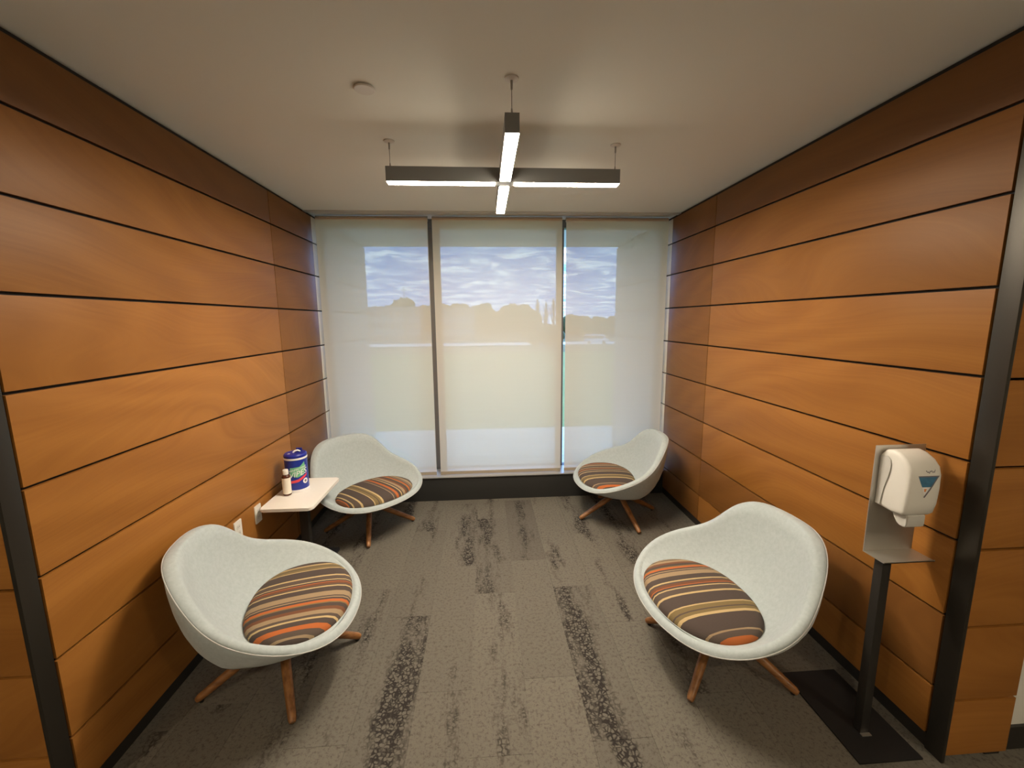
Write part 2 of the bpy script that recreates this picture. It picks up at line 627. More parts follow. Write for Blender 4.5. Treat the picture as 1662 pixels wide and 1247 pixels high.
# ------------------------------------------------------------------ room dimensions
XL, XR = -1.4627, 1.7204             # faces of the panelled walls
YP_L, YP_R = 1.350, 1.324            # where the panelling meets the corner posts
YJ = 3.131                           # vertical joint of the panelling
YS = 3.86                            # plane of the shades
YG = 4.07                            # plane of the glass
YF = 5.48                            # outer end of the side walls and soffit
HC = 2.615                           # ceiling
SEAMS = [2.592, 2.374, 2.097, 1.796, 1.491, 1.1845, 0.881, 0.577, 0.272, 0.062]

# ------------------------------------------------------------------ floor with carpet planks
floor = struct(box_obj('floor', (-4.2, -3.2, -0.12), (4.2, 3.84, -0.004), M_CARPET), 'grey brown carpet plank floor', 'floor')
PW, PL = 0.25, 1.0
pm = bmesh.new()
add_box(pm, (-PW / 2 + 0.0006, -PL / 2 + 0.0006, -0.004), (PW / 2 - 0.0006, PL / 2 - 0.0006, 0.0))
plank_me = mesh_from(pm, 'carpet_plank', M_CARPET, smooth=False)
prng = random.Random(21)
ends = {0: 2.76, -1: 2.41, 1: 2.44, -2: 2.72, -3: 2.235, 2: 2.10, 3: 2.62, -4: 2.5, 4: 2.9}
# planks with their streak (plank column, end of the plank nearest the window) -> position, width, dark
special = {(0, 3): (0.0, 0.02, 0.55), (-1, 3): (-0.05, 0.05, 0.15), (1, 2): (-0.045, 0.085, 0.0), (-3, 2): (0.06, 0.085, 0.0),
           (-2, 2): (0.02, -0.06, 0.0), (0, 2): (0.0, -0.2, -0.25), (-1, 2): (0.03, 0.02, 0.0), (-2, 3): (0.06, 0.06, 0.0),
           (-1, 1): (-0.05, 0.0, 0.0), (0, 1): (0.05, -0.02, 0.0), (1, 1): (0.0, 0.06, 0.0), (-3, 1): (0.02, 0.09, 0.0),
           (1, 3): (-0.06, 0.0, 0.0), (2, 2): (0.0, -0.03, 0.0), (-4, 2): (0.05, 0.0, 0.0)}
floor['streak_width'] = -0.3
for ci in range(-12, 10):
    x0 = 0.16 + PW * ci
    e = ends.get(ci, 2.0 + prng.random())
    k0 = math.ceil((3.84 - e) / PL)
    for k in range(-5, k0 + 1):
        y1 = e + k * PL
        y0 = y1 - PL
        if y0 > 3.8 or y1 < -0.4:
            continue
        inside = XL - 0.03 < x0 + PW and x0 < XR + 0.03
        if not inside and y1 > 1.2:
            continue
        lo, hi = y0, min(y1, 3.835)
        xa, xb = x0, x0 + PW
        if hi > 1.3:
            xa, xb = max(xa, XL - 0.02), min(xb, XR + 0.02)
        if hi - lo > PL - 1e-4 and xb - xa > PW - 1e-4:
            o = link('carpet_plank', plank_me, floor, ((xa + xb) / 2, (lo + hi) / 2, 0))
        else:
            bm = bmesh.new()
            w2, l2 = (xb - xa) / 2 - 0.0006, (hi - lo) / 2 - 0.0006
            add_box(bm, (-w2, -l2, -0.004), (w2, l2, 0.0))
            o = obj('carpet_plank', bm, M_CARPET, floor, ((xa + xb) / 2, (lo + hi) / 2, 0), smooth=False)
        sx, sw, dk = special.get((ci, int(y1)), (prng.uniform(-0.09, 0.09), prng.choice([-0.07, -0.04, -0.01, 0.01, 0.04]), 0.0))
        o['streak_at'] = sx
        o['streak_width'] = sw
        o['dark'] = dk

# ------------------------------------------------------------------ ceiling
ceil = struct(box_obj('ceiling', (-4.2, -3.2, HC), (4.2, YG + 0.02, HC + 0.12), M_CEIL), 'matte warm white plaster ceiling', 'ceiling')
struct(box_obj('trim_1', (XL - 0.02, 3.735, HC - 0.006), (XR + 0.02, 3.80, HC), M_TRIM), 'slim metal strip along the shade pocket', 'trim')
struct(box_obj('ceiling_soffit', (XL - 0.25, YG + 0.02, HC), (XR + 0.25, YF, HC + 0.15), principled('soffit_paint', (0.66, 0.69, 0.60), 0.9)), 'pale soffit over the window outside', 'soffit')


# ------------------------------------------------------------------ panelled side walls
M_OUTSIDE = wood_wall_mat('pale_outside_panel', (0.50, 0.44, 0.37), (0.66, 0.59, 0.50))  # paler veneer for the panels outside the glass
M_DAYLIT = wood_wall_mat('daylit_veneer', (0.62, 0.50, 0.33), (0.74, 0.62, 0.44))  # wall veneer lightened to carry the daylight behind the shades


def panel_rows(parent, side, y0, y1, tones=(), mat=None):
    gap = 0.0055
    for row, (top, bot) in enumerate(zip(SEAMS, SEAMS[1:])):
        t = top - (0 if top == SEAMS[0] else gap)
        b = bot + (0 if bot == SEAMS[-1] else gap)
        bm = bmesh.new()
        w, hgt = y1 - y0, t - b
        if side < 0:
            add_box(bm, (-0.016, -w / 2, -hgt / 2), (0.0, w / 2, hgt / 2), 0.0012)
            x = XL
        else:
            add_box(bm, (0.0, -w / 2, -hgt / 2), (0.016, w / 2, hgt / 2), 0.0012)
            x = XR
        o = obj('pale_panel' if mat else 'wood_panel', bm, mat or M_WOOD, parent, (x, (y0 + y1) / 2, (t + b) / 2))
        o['tone'] = tones[row] if tones else 0.0


for side, X, yp, nm in ((-1, XL, YP_L, 'left'), (1, XR, YP_R, 'right')):
    a, b = (X - 0.20, X - 0.018) if side < 0 else (X + 0.018, X + 0.20)
    w = struct(box_obj('wall_' + nm, (a, yp - 0.03, 0), (b, YG - 0.03, HC), M_BACK),
               'honey veneer panelled wall with ' + ('two power outlets' if side < 0 else 'the hand sanitizer stand before it'), 'wall')
    panel_rows(w, side, yp + 0.006, YJ - 0.003, [0.62, 0.30, 0.24, 0.06, 0, 0, 0, 0.10 if side < 0 else 0.42, 0.15])  # top row's dark tone paints in the shade above the lamp bars
    panel_rows(w, side, YS - 0.008, YG - 0.035, mat=M_DAYLIT)  # wall ends past the shades, daylight painted into their colour
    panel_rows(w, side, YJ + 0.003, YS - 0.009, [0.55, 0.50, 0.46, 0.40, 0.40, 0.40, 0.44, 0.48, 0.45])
    wo_ = struct(box_obj('wall_outside_' + nm, (a, YG + 0.04, -0.6), (b, YF, HC), M_BACK), 'panelled side wall outside the window', 'wall')
    panel_rows(wo_, side, YG + 0.045, YF, mat=M_OUTSIDE)
    bm = bmesh.new()
    xx = (X - 0.016, X - 0.006) if side < 0 else (X + 0.006, X + 0.016)
    add_box(bm, (xx[0], yp - 0.02, 0.0), (xx[1], 3.84, 0.06))
    struct(obj('baseboard_' + nm, bm, M_BLACK, smooth=False), 'low black recessed baseboard under the panelling', 'baseboard')

# corner posts and the panelled faces that turn away beside them
post_l = struct(box_obj('trim_2', (XL - 0.012, 1.287, 0), (XL + 0.002, YP_L - 0.004, HC - 0.002), M_POST, bevel=0.003), 'dark metal corner post at the wall with outlets', 'trim')
post_r = struct(box_obj('trim_3', (XR - 0.002, 1.257, 0), (XR + 0.012, YP_R - 0.004, HC - 0.002), M_POST, bevel=0.003), 'dark metal corner post behind the hand sanitizer stand', 'trim')


def return_wall(name, x0, x1, yf, label):
    w = struct(box_obj(name, (x0 + (0.19 if x0 > 0 else 0), yf + 0.018, 0), (x1 - (0.19 if x0 < 0 else 0), yf + 0.16, HC), M_BACK), label, 'wall')
    for top, bot in zip(SEAMS, SEAMS[1:]):
        bm = bmesh.new()
        t, b = top - 0.005, bot + (0.005 if bot != SEAMS[-1] else -0.03)
        add_box(bm, (x0, yf, b), (x1, yf + 0.016, t), 0.0012)
        obj('wood_panel', bm, M_WOOD, w)
    return w


return_wall('wall_return_left', -4.0, XL - 0.0135, 1.289, 'panelled wall turning away beside the corner post')
return_wall('wall_return_right', XR + 0.0135, 1.985, 1.259, 'narrow panelled wall end beside the corner post')
struct(box_obj('wall_corridor', (1.99, 1.30, 0.0), (4.2, 1.46, HC), M_PAINT), 'pale painted corridor wall past the panelling', 'wall')
struct(box_obj('baseboard_corridor', (1.99, 1.288, 0.0), (4.2, 1.30, 0.10), M_BLACK), 'black baseboard of the pale corridor wall', 'baseboard')
struct(box_obj('wall_back', (-4.2, -3.3, -0.12), (4.2, -3.2, HC), M_PAINT), 'pale painted wall across the corridor', 'wall')
struct(box_obj('wall_corridor_end', (-4.3, -3.2, -0.12), (-4.2, 1.46, HC), M_PAINT), 'pale painted end wall of the corridor', 'wall')
struct(box_obj('wall_corridor_far', (4.2, -3.2, -0.12), (4.3, 1.46, HC), M_PAINT), 'pale painted far end wall of the corridor', 'wall')

# ------------------------------------------------------------------ window
struct(box_obj('baseboard_window', (XL - 0.01, 3.815, 0.0), (XR + 0.01, 4.0, 0.232), M_PLINTH, bevel=0.003), 'black plinth under the window shades', 'plinth')
bm = bmesh.new()
add_box(bm, (XL - 0.02, 4.0, 0.0), (XR + 0.02, 4.12, 0.236))          # sill
add_box(bm, (XL - 0.02, 4.02, 0.236), (XL + 0.03, 4.12, HC))         # jambs
add_box(bm, (XR - 0.03, 4.02, 0.236), (XR + 0.02, 4.12, HC))
add_box(bm, (XL - 0.02, 4.02, 2.545), (XR + 0.02, 4.12, HC))         # head
win = struct(obj('window_1', bm, M_ALU, smooth=False), 'wide three-pane window with dark metal frame', 'window')
sill = box_obj('window_sill', (XL + 0.001, 3.80, 0.232), (XR - 0.001, 4.02, 0.242), principled('sill_aluminium', (0.62, 0.63, 0.65), 0.35, 0.6), win)
for x0, x1 in ((-0.505, -0.400), (0.700, 0.762)):
    box_obj('mullion', (x0, 4.04, 0.236), (x1, 4.12, 2.55), M_ALU, win)
for x0, x1 in ((XL + 0.03, -0.505), (-0.400, 0.700), (0.762, XR - 0.03)):
    box_obj('pane', (x0, YG - 0.004, 0.236), (x1, YG + 0.004, 2.545), M_GLASS, win)

# roller shades
for x0, x1, lab in ((-1.4315, -0.478, 'translucent beige roller shade beside the wall with outlets, behind the table'),
                    (-0.440, 0.712, 'widest translucent beige roller shade, hanging between two other shades'),
                    (0.7475, 1.686, 'translucent beige roller shade next to the bright uncovered strip of window')):
    t = thing('roller_shade', lab, 'window shade', ((x0 + x1) / 2, YS, 0), group='roller shades at the window')
    w = (x1 - x0) / 2
    bm = bmesh.new()                                  # one woven sheet
    q = [bm.verts.new(p) for p in ((-w, 0, 0.268), (w, 0, 0.268), (w, 0, HC - 0.03), (-w, 0, HC - 0.03))]
    bm.faces.new(q)
    obj('fabric', bm, M_SHADE, t, smooth=False)
    box_obj('hem_bar', (-w, -0.006, 0.244), (w, 0.006, 0.274), principled('hem_bar_cloth', (0.30, 0.25, 0.18), 0.7), t, bevel=0.003)
    bm = bmesh.new()
    add_tube(bm, [(-w, 0.022, HC - 0.032), (w, 0.022, HC - 0.032)], [0.022, 0.022], 20)
    obj('roller', bm, M_SHADE if False else principled('roller_cloth', (0.42, 0.37, 0.30), 0.8), t)

# ------------------------------------------------------------------ pendant light
LX, LY, LZ0, LZ1 = 0.122, 2.345, 2.410, 2.485
HL, HW = 0.612, 0.0285
pend = thing('pendant_light', 'cross shaped linear pendant lamp with four lit bars', 'ceiling lamp', (LX, LY, LZ0))
bm = bmesh.new()
H_ = LZ1 - LZ0
cross = [(-HL, -HW), (-HW, -HW), (-HW, -HL), (HW, -HL), (HW, -HW), (HL, -HW), (HL, HW), (HW, HW), (HW, HL), (-HW, HL), (-HW, HW), (-HL, HW)]
add_prism(bm, cross, 0.0024, H_)
obj('housing', bm, M_LIGHTBODY, pend, smooth=False)
for k in range(4):
    bm = bmesh.new()
    add_box(bm, (0.052, -HW + 0.002, 0.0), (HL - 0.004, HW - 0.002, 0.0025))
    o = obj('diffuser', bm, M_DIFF, pend, smooth=False)
    o.rotation_euler = (0, 0, k * PI / 2)
for k in range(4):
    ax, ay = (HL - 0.02) * math.cos(k * PI / 2), (HL - 0.02) * math.sin(k * PI / 2)
    bm = bmesh.new()
    add_tube(bm, [(ax, ay, H_), (ax, ay, HC - LZ0 - 0.004)], [0.0016, 0.0016], 8)
    add_tube(bm, [(ax, ay, H_), (ax, ay, H_ + 0.022)], [0.0045, 0.003], 10)
    add_tube(bm, [(ax, ay, HC - LZ0 - 0.040), (ax, ay, HC - LZ0 - 0.004)], [0.004, 0.005], 10)
    c = obj('cable', bm, M_CABLE, pend)
    bm = bmesh.new()
    add_lathe(bm, [(0, HC - LZ0 - 0.009), (0.012, HC - LZ0 - 0.009), (0.027, HC - LZ0 - 0.004), (0.028, HC - LZ0), (0, HC - LZ0)], 28, (ax, ay))
    obj('canopy', bm, principled('canopy_white', (0.6, 0.56, 0.5), 0.5), pend)

# fill lamps added out of view, for light from the corridor side
bm = bmesh.new()
add_lathe(bm, [(0.070, -0.004), (0.092, -0.004), (0.095, 0.0), (0.070, 0.0), (0.070, -0.004)], 36, cap=False)
ring_me = mesh_from(bm, 'trim_ring', M_WHITE)
bm = bmesh.new()
add_lathe(bm, [(0, -0.002), (0.070, -0.002), (0.070, 0.0), (0, 0.0)], 36)
lens_me = mesh_from(bm, 'lens', principled('fill_lamp_lens', (0.9, 0.9, 0.9), 0.5, emit=((1.0, 0.82, 0.58), 225.0)))
for k, x in enumerate((-2.1, 0.1, 2.3)):
    t = thing('fill_downlight', 'round fill lamp added in the corridor ceiling', 'ceiling lamp', (x, -0.8, HC), group='added corridor fill lamps')
    link('trim_ring', ring_me, t)
    link('lens', lens_me, t)

bm = bmesh.new()
add_lathe(bm, [(0, -0.010), (0.038, -0.010), (0.041, -0.007), (0.041, -0.004), (0.034, -0.004), (0.034, 0), (0, 0)], 40)
tag(obj('sprinkler_cover', bm, principled('cover_white', (0.66, 0.62, 0.56), 0.45), None, (-0.456, 1.846, HC)),
    'small round white cover plate on the ceiling', 'ceiling fitting')

# ------------------------------------------------------------------ lounge chairs
KX = [-0.0117, 0.3929, 0.0227, -0.0125, -0.0151, 0.0032, 0.0043]
KY = [0.4299, 0.02, 0.0044, -0.0161, 0.0009, 0.0075]
KZ = [0.4924, -0.2114, 0.0344, 0.0005, -0.0005, 0.0094, -0.0048]


def rim(ph):
    return Vector((sum(a * math.cos(k * ph) for k, a in enumerate(KX)),
                   sum(a * math.sin((k + 1) * ph) for k, a in enumerate(KY)),
                   sum(a * math.cos(k * ph) for k, a in enumerate(KZ))))


def cushion_edge(ph, grow=0.0):
    a, b = 0.234 + grow, 0.306 + grow
    c, s = math.cos(ph), math.sin(ph)
    p = 2 / 2.25
    return Vector((0.108 + a * math.copysign(abs(c) ** p, c), b * math.copysign(abs(s) ** p, s), 0.350))


NPH = 96


def chair_meshes():
    bm = bmesh.new()
    rings = []
    ZB, RB = 0.212, 0.16
    for i in range(NPH):
        ph = 2 * PI * i / NPH
        E = rim(ph)
        hxy = Vector((E.x, E.y, 0))
        inw = -hxy.normalized()
        back = max(0.0, min(1.0, (E.z - 0.34) / 0.38))       # 0 at the front lip, 1 at the top of the back
        C = cushion_edge(ph, 0.012)
        B = Vector((RB * math.cos(ph) + 0.01, RB * math.sin(ph), ZB))
        prof = []
        # underside centre to the rim seam: quarter ellipse, full belly
        full = max(0.0, min(1.0, (E.z - 0.340) / 0.19))
        for k in range(0, 11):
            u = k / 10
            t = u * PI / 2
            r = u * (1 - full) + math.sin(t) * full
            zf = u ** 1.1 * (1 - full) + (1 - math.cos(t)) * full
            p = B.lerp(Vector((E.x, E.y, ZB)), r)
            p.z = ZB + (E.z - ZB) * zf
            prof.append(p)
        # lip: rolls from the seam up and over to the inside
        th = 0.040 + 0.012 * back
        lift = 0.028 * (1 - back) + 0.010 * back
        tip = E + inw * th * 0.45 + Vector((0, 0, lift))
        inner = E + inw * th + Vector((0, 0, lift * 0.55))
        prof += [E + inw * th * 0.10 + Vector((0, 0, lift * 0.55)), tip, E + inw * th * 0.78 + Vector((0, 0, lift * 0.92)), inner]
        # inside of the bowl down to the cushion
        ctrl = Vector((inner.x * 0.62 + C.x * 0.38, inner.y * 0.62 + C.y * 0.38, C.z + (inner.z - C.z) * 0.22))
        for k in range(1, 10):
            t = k / 9
            prof.append(inner * (1 - t) ** 2 + ctrl * 2 * t * (1 - t) + C * t * t)
        Ci = cushion_edge(ph, -0.03)
        prof.append(Vector((Ci.x, Ci.y, 0.325)))
        rings.append([bm.verts.new(p) for p in prof])
    m = len(rings[0])
    for i in range(NPH):
        a, b = rings[i], rings[(i + 1) % NPH]
        for k in range(m - 1):
            bm.faces.new((a[k], b[k], b[k + 1], a[k + 1]))
    bm.faces.new([r[0] for r in reversed(rings)])
    bm.faces.new([r[-1] for r in rings])
    shell = mesh_from(bm, 'shell', M_FABRIC, angle=60)
    bm = bmesh.new()
    add_closed_tube(bm, [rim(2 * PI * i / NPH) + Vector((0, 0, 0.001)) for i in range(NPH)], 0.0022)
    piping = mesh_from(bm, 'piping', M_PIPING)
    bm = bmesh.new()
    rr = []
    for s, z in ((0.93, 0.318), (1.0, 0.336), (1.0, 0.352), (0.965, 0.368), (0.88, 0.381), (0.72, 0.391), (0.5, 0.397), (0.25, 0.400)):
        ring = []
        for i in range(NPH):
            p = cushion_edge(2 * PI * i / NPH)
            ring.append(bm.verts.new((0.108 + (p.x - 0.108) * s, p.y * s, z)))
        rr.append(ring)
    top = bm.verts.new((0.108, 0, 0.4005))
    for a, b in zip(rr, rr[1:]):
        for i in range(NPH):
            j = (i + 1) % NPH
            bm.faces.new((a[i], a[j], b[j], b[i]))
    for i in range(NPH):
        bm.faces.new((rr[-1][i], rr[-1][(i + 1) % NPH], top))
    bm.faces.new(list(reversed(rr[0])))
    cushion = mesh_from(bm, 'cushion', M_STRIPE, angle=60)
    # leg along +x, rounded taper, flat foot on the floor
    bm = bmesh.new()
    add_tube(bm, [(0.035, 0, 0.196), (0.12, 0, 0.149), (0.24, 0, 0.082), (0.325, 0, 0.0345), (0.345, 0, 0.0235), (0.356, 0, 0.0165)],
             [0.0215, 0.0220, 0.0200, 0.0175, 0.0165, 0.0125], 18)
    for v in bm.verts:
        v.co.z = max(v.co.z, 0.003)
    leg = mesh_from(bm, 'leg', M_LEG)
    bm = bmesh.new()
    add_lathe(bm, [(0, 0.150), (0.034, 0.150), (0.042, 0.158), (0.044, 0.190), (0.075, 0.196), (0.085, 0.205), (0.085, 0.215), (0, 0.215)], 32)
    hub = mesh_from(bm, 'hub', M_HUB)
    bm = bmesh.new()
    add_lathe(bm, [(0, 0.0), (0.009, 0.0), (0.010, 0.004), (0, 0.006)], 14, (0.338, 0))
    glide = mesh_from(bm, 'glide', M_HUB)
    return shell, piping, cushion, leg, hub, glide


CH_ME = chair_meshes()


def chair(loc, shell_yaw, leg_yaw, shift, stripe, label):
    shell, piping, cushion, leg, hub, glide = CH_ME
    t = thing('lounge_chair', label, 'chair', (loc[0], loc[1], 0), group='grey bucket lounge chairs')
    s = link('shell', shell, t, (shift[0], shift[1], 0), shell_yaw)
    link('piping', piping, s)
    c = link('cushion', cushion, t, (shift[0], shift[1], 0), shell_yaw)
    c['stripe_shift'] = stripe
    c['label'] = 'striped brown, tan and orange seat cushion'
    link('hub', hub, t)
    for k in range(4):
        lg = link('leg', leg, t, (0, 0, 0), leg_yaw + k * PI / 2)
        link('glide', glide, lg)
    return t


R_ = math.radians
chair((-1.0143, 1.9107), R_(15.1), R_(28.5), (-0.014, 0.002), 0.28, 'grey bucket lounge chair beside the outlets, facing the sanitizer stand side')
chair((1.1339, 1.8254), R_(185.3), R_(45), (0.0, -0.006), 0.38, 'grey bucket lounge chair beside the sanitizer stand')
chair((-0.9774, 3.3491), R_(-40.8), R_(12), (-0.001, -0.023), 0.80, 'grey bucket lounge chair between the small white table and the shades')
chair((1.1356, 3.3867), R_(176.2), R_(11), (0.003, 0.019), 0.42, 'grey bucket lounge chair in the window corner away from the table')

# ------------------------------------------------------------------ outlets
bm = bmesh.new()
add_prism(bm, rounded_rect(-0.035, -0.0575, 0.035, 0.0575, 0.004), 0, 0.006, 'x')
plate_me = mesh_from(bm, 'plate', M_OUTLET)
bm = bmesh.new()
add_prism(bm, rounded_rect(-0.017, -0.0145, 0.017, 0.0145, 0.010), 0.004, 0.0075, 'x')
sock_me = mesh_from(bm, 'socket', principled('socket_plastic', (0.72, 0.70, 0.64), 0.4))
bm = bmesh.new()
for dy in (-0.006, 0.006):
    add_box(bm, (0.0070, dy - 0.001, -0.003), (0.0078, dy + 0.001, 0.006))
slot_me = mesh_from(bm, 'slot', M_SLOT, smooth=False)
for y, z, lab in ((2.392, 0.498, 'white wall outlet half hidden behind a grey chair'),
                  (2.609, 0.496, 'white wall outlet next to the corner of the white table')):
    t = thing('wall_outlet', lab, 'outlet', (XL, y, z), group='outlets in the panelled wall')
    link('plate', plate_me, t)
    for dz in (0.0195, -0.0195):
        s = link('socket', sock_me, t, (0, 0, dz))
        link('slot', slot_me, s)

# ------------------------------------------------------------------ side table
TX, TY, TZ = -1.268, 2.825, 0.542
tab = thing('side_table', 'small white topped side table against the panelled wall', 'table', (TX, TY, 0))
bm = bmesh.new()
add_prism(bm, rounded_rect(-0.163, -0.262, 0.163, 0.262, 0.028), TZ - 0.020, TZ)
bmesh.ops.bevel(bm, geom=[e for e in bm.edges if abs(e.verts[0].co.z - e.verts[1].co.z) < 1e-6], offset=0.003, segments=2, affect='EDGES')
obj('top', bm, M_TABLE, tab, angle=50)
box_obj('pole', (-0.028, -0.022, 0.012), (0.028, 0.022, TZ - 0.026), M_BLACK, tab, bevel=0.003)
box_obj('bracket', (-0.09, -0.13, TZ - 0.027), (0.09, 0.13, TZ - 0.020), M_BLACK, tab)
bm = bmesh.new()
add_prism(bm, rounded_rect(-0.15, -0.20, 0.15, 0.20, 0.02), 0.0, 0.012)
obj('base', bm, M_BLACK, tab)

# ------------------------------------------------------------------ wipes canister
CX, CY = -1.322, 2.880
can = thing('wipes_canister', 'large blue canister of wipes on the white table', 'canister', (CX, CY, TZ))
CR, CHGT = 0.072, 0.232
bm = bmesh.new()
add_lathe(bm, [(0, 0.012), (CR, 0.012), (CR, CHGT), (0, CHGT)], 48)
obj('body', bm, M_BLUE, can)
bm = bmesh.new()
add_lathe(bm, [(0, 0), (CR - 0.002, 0.0), (CR + 0.0012, 0.003), (CR + 0.0012, 0.020), (0, 0.020)], 48)
obj('foot_ring', bm, M_PRINTW, can)
bm = bmesh.new()
add_lathe(bm, [(0, CHGT - 0.002), (CR + 0.002, CHGT - 0.002), (CR + 0.003, CHGT + 0.004), (CR + 0.002, CHGT + 0.011), (0, CHGT + 0.011)], 48)
obj('neck_ring', bm, M_PRINTW, can)
bm = bmesh.new()
add_lathe(bm, [(0, CHGT + 0.011), (CR + 0.001, CHGT + 0.011), (CR + 0.001, CHGT + 0.026), (CR - 0.006, CHGT + 0.034), (CR - 0.02, CHGT + 0.036), (0, CHGT + 0.036)], 48)
lid = obj('lid', bm, M_BLUE2, can)
bm = bmesh.new()
add_prism(bm, rounded_rect(-0.018, -0.006, 0.022, 0.004, 0.0045), CHGT + 0.034, CHGT + 0.058)
fl = obj('flap', bm, M_BLUE2, lid, (0.012, 0.035, 0))
bm = bmesh.new()
add_tube(bm, [(-0.010, -0.010, CHGT + 0.036), (0.0, -0.004, CHGT + 0.046), (0.016, 0.004, CHGT + 0.050), (0.034, 0.006, CHGT + 0.041)], [0.008, 0.010, 0.009, 0.006], 10, squash=(1, 0.6))
wp = obj('wipe', bm, M_PRINTW, can)
wp['label'] = 'white wipe pulled through the lid'
bm = bmesh.new()
add_box(bm, (-0.034, -0.040, CHGT + 0.035), (-0.020, -0.030, CHGT + 0.0372))
obj('tear_slot', bm, M_PRINTW, lid)

# print on the canister: flat shapes bent round it; theta 0 looks at the room
TH0 = math.atan2(-CY, -CX) + 0.10


def bend(me_or_pts, r, thc):
    return [(r * math.cos(thc + u / CR), r * math.sin(thc + u / CR), v) for u, v in me_or_pts]


def print_patch(name, poly, mat, r, parent=can):
    """polygon (u to the right, v up) laid round the canister, split into narrow strips"""
    bm = bmesh.new()
    us = [p[0] for p in poly]
    lo, hi = min(us), max(us)
    vs_ = [bm.verts.new((u, 0, v)) for u, v in poly]
    bm.faces.new(vs_)
    k = lo + 0.008
    while k < hi:
        bmesh.ops.bisect_plane(bm, geom=bm.verts[:] + bm.edges[:] + bm.faces[:], plane_co=(k, 0, 0), plane_no=(1, 0, 0))
        k += 0.008
    for v in bm.verts:
        th = TH0 + v.co.x / CR
        v.co = (r * math.cos(th), r * math.sin(th), v.co.z)
    return obj(name, bm, mat, parent)


print_patch('green_print', [(-0.055, 0.130), (-0.05, 0.178), (0.012, 0.182), (0.047, 0.212), (0.052, 0.155), (0.036, 0.120), (-0.01, 0.108)], M_GREEN, CR + 0.0008)
print_patch('red_print', [(-0.055, 0.068), (-0.050, 0.086), (0.0, 0.095), (0.064, 0.128), (0.058, 0.110), (0.0, 0.076)], M_RED, CR + 0.0010)
disc = [(0.046 + 0.019 * math.cos(2 * PI * k / 20), 0.074 + 0.019 * math.sin(2 * PI * k / 20)) for k in range(20)]
print_patch('round_seal', disc, M_PRINTW, CR + 0.0010)
disc = [(0.046 + 0.009 * math.cos(2 * PI * k / 9), 0.074 + 0.010 * math.sin(2 * PI * k / 9)) for k in range(9)]
print_patch('seal_mark', disc, M_PRINTG, CR + 0.0014)
for txt, size, v0, u0, mat in (('WIPES', 0.052, 0.118, -0.012, M_PRINTW), ('DISINFECTING', 0.019, 0.160, -0.006, M_PRINTW)):
    me = text_mesh(txt, size, 0.15)
    for v in me.vertices:
        u = v.co.x + u0
        th = TH0 + u / CR
        r = CR + 0.0016 + v.co.z
        v.co = (r * math.cos(th), r * math.sin(th), v0 + v.co.y + 0.22 * u)
    me.materials.clear()
    me.materials.append(mat)
    link('lettering', me, can)

# ------------------------------------------------------------------ brown bottle
BX, BY = -1.352, 2.785
bot = thing('bottle', 'small dark brown bottle with white cap and paper label', 'bottle', (BX, BY, TZ))
BR = 0.0265
bm = bmesh.new()
add_lathe(bm, [(0, 0), (BR - 0.004, 0), (BR, 0.004), (BR, 0.128), (BR - 0.004, 0.138), (0.014, 0.144), (0.013, 0.152), (0, 0.152)], 36)
obj('body', bm, M_AMBER, bot)
bm = bmesh.new()
add_lathe(bm, [(0, 0.146), (0.017, 0.146), (0.0175, 0.176), (0.0155, 0.179), (0, 0.179)], 32)
obj('cap', bm, M_WHITE, bot)
bm = bmesh.new()
th0 = math.atan2(-BY, -BX) - 0.35
pts0, pts1 = [], []
for k in range(25):
    th = th0 + (k / 24 - 0.5) * 2 * PI * 0.72
    pts0.append(bm.verts.new(((BR + 0.0006) * math.cos(th), (BR + 0.0006) * math.sin(th), 0.014)))
    pts1.append(bm.verts.new(((BR + 0.0006) * math.cos(th), (BR + 0.0006) * math.sin(th), 0.124)))
for k in range(24):
    bm.faces.new((pts0[k], pts0[k + 1], pts1[k + 1], pts1[k]))
obj('label', bm, M_LABEL, bot)

# ------------------------------------------------------------------ hand sanitizer stand
SX, SY = 1.527, 1.403
st = thing('sanitizer_stand', 'floor stand holding a white hand sanitizer dispenser', 'dispenser stand', (SX, SY, 0))
bm = bmesh.new()
add_box(bm, (1.405 - SX, 1.275 - SY, 0.0), (1.665 - SX, 1.695 - SY, 0.008), 0.002)
obj('base', bm, M_MAT, st)
box_obj('pole', (-0.018, -0.018, 0.008), (0.018, 0.018, 0.785), M_BLACK, st, bevel=0.004)
box_obj('foot_highlight', (-0.020, -0.032, 0.008), (0.020, -0.0185, 0.011), M_STEEL, st)  # bright strip standing in for the highlight at the pole's foot
bm = bmesh.new()
PX0, PX1, PY = 1.474 - SX, 1.676 - SX, 1.436 - SY
add_box(bm, (PX0, PY, 0.788), (PX1, PY + 0.003, 1.218))
add_box(bm, (PX0, PY - 0.088, 0.786), (PX1, PY + 0.003, 0.789))
add_box(bm, (PX0, PY - 0.088, 0.786), (PX1, PY - 0.086, 0.792))
br = obj('bracket', bm, M_STEEL, st, smooth=False)
br['label'] = 'brushed steel back plate with drip shelf'
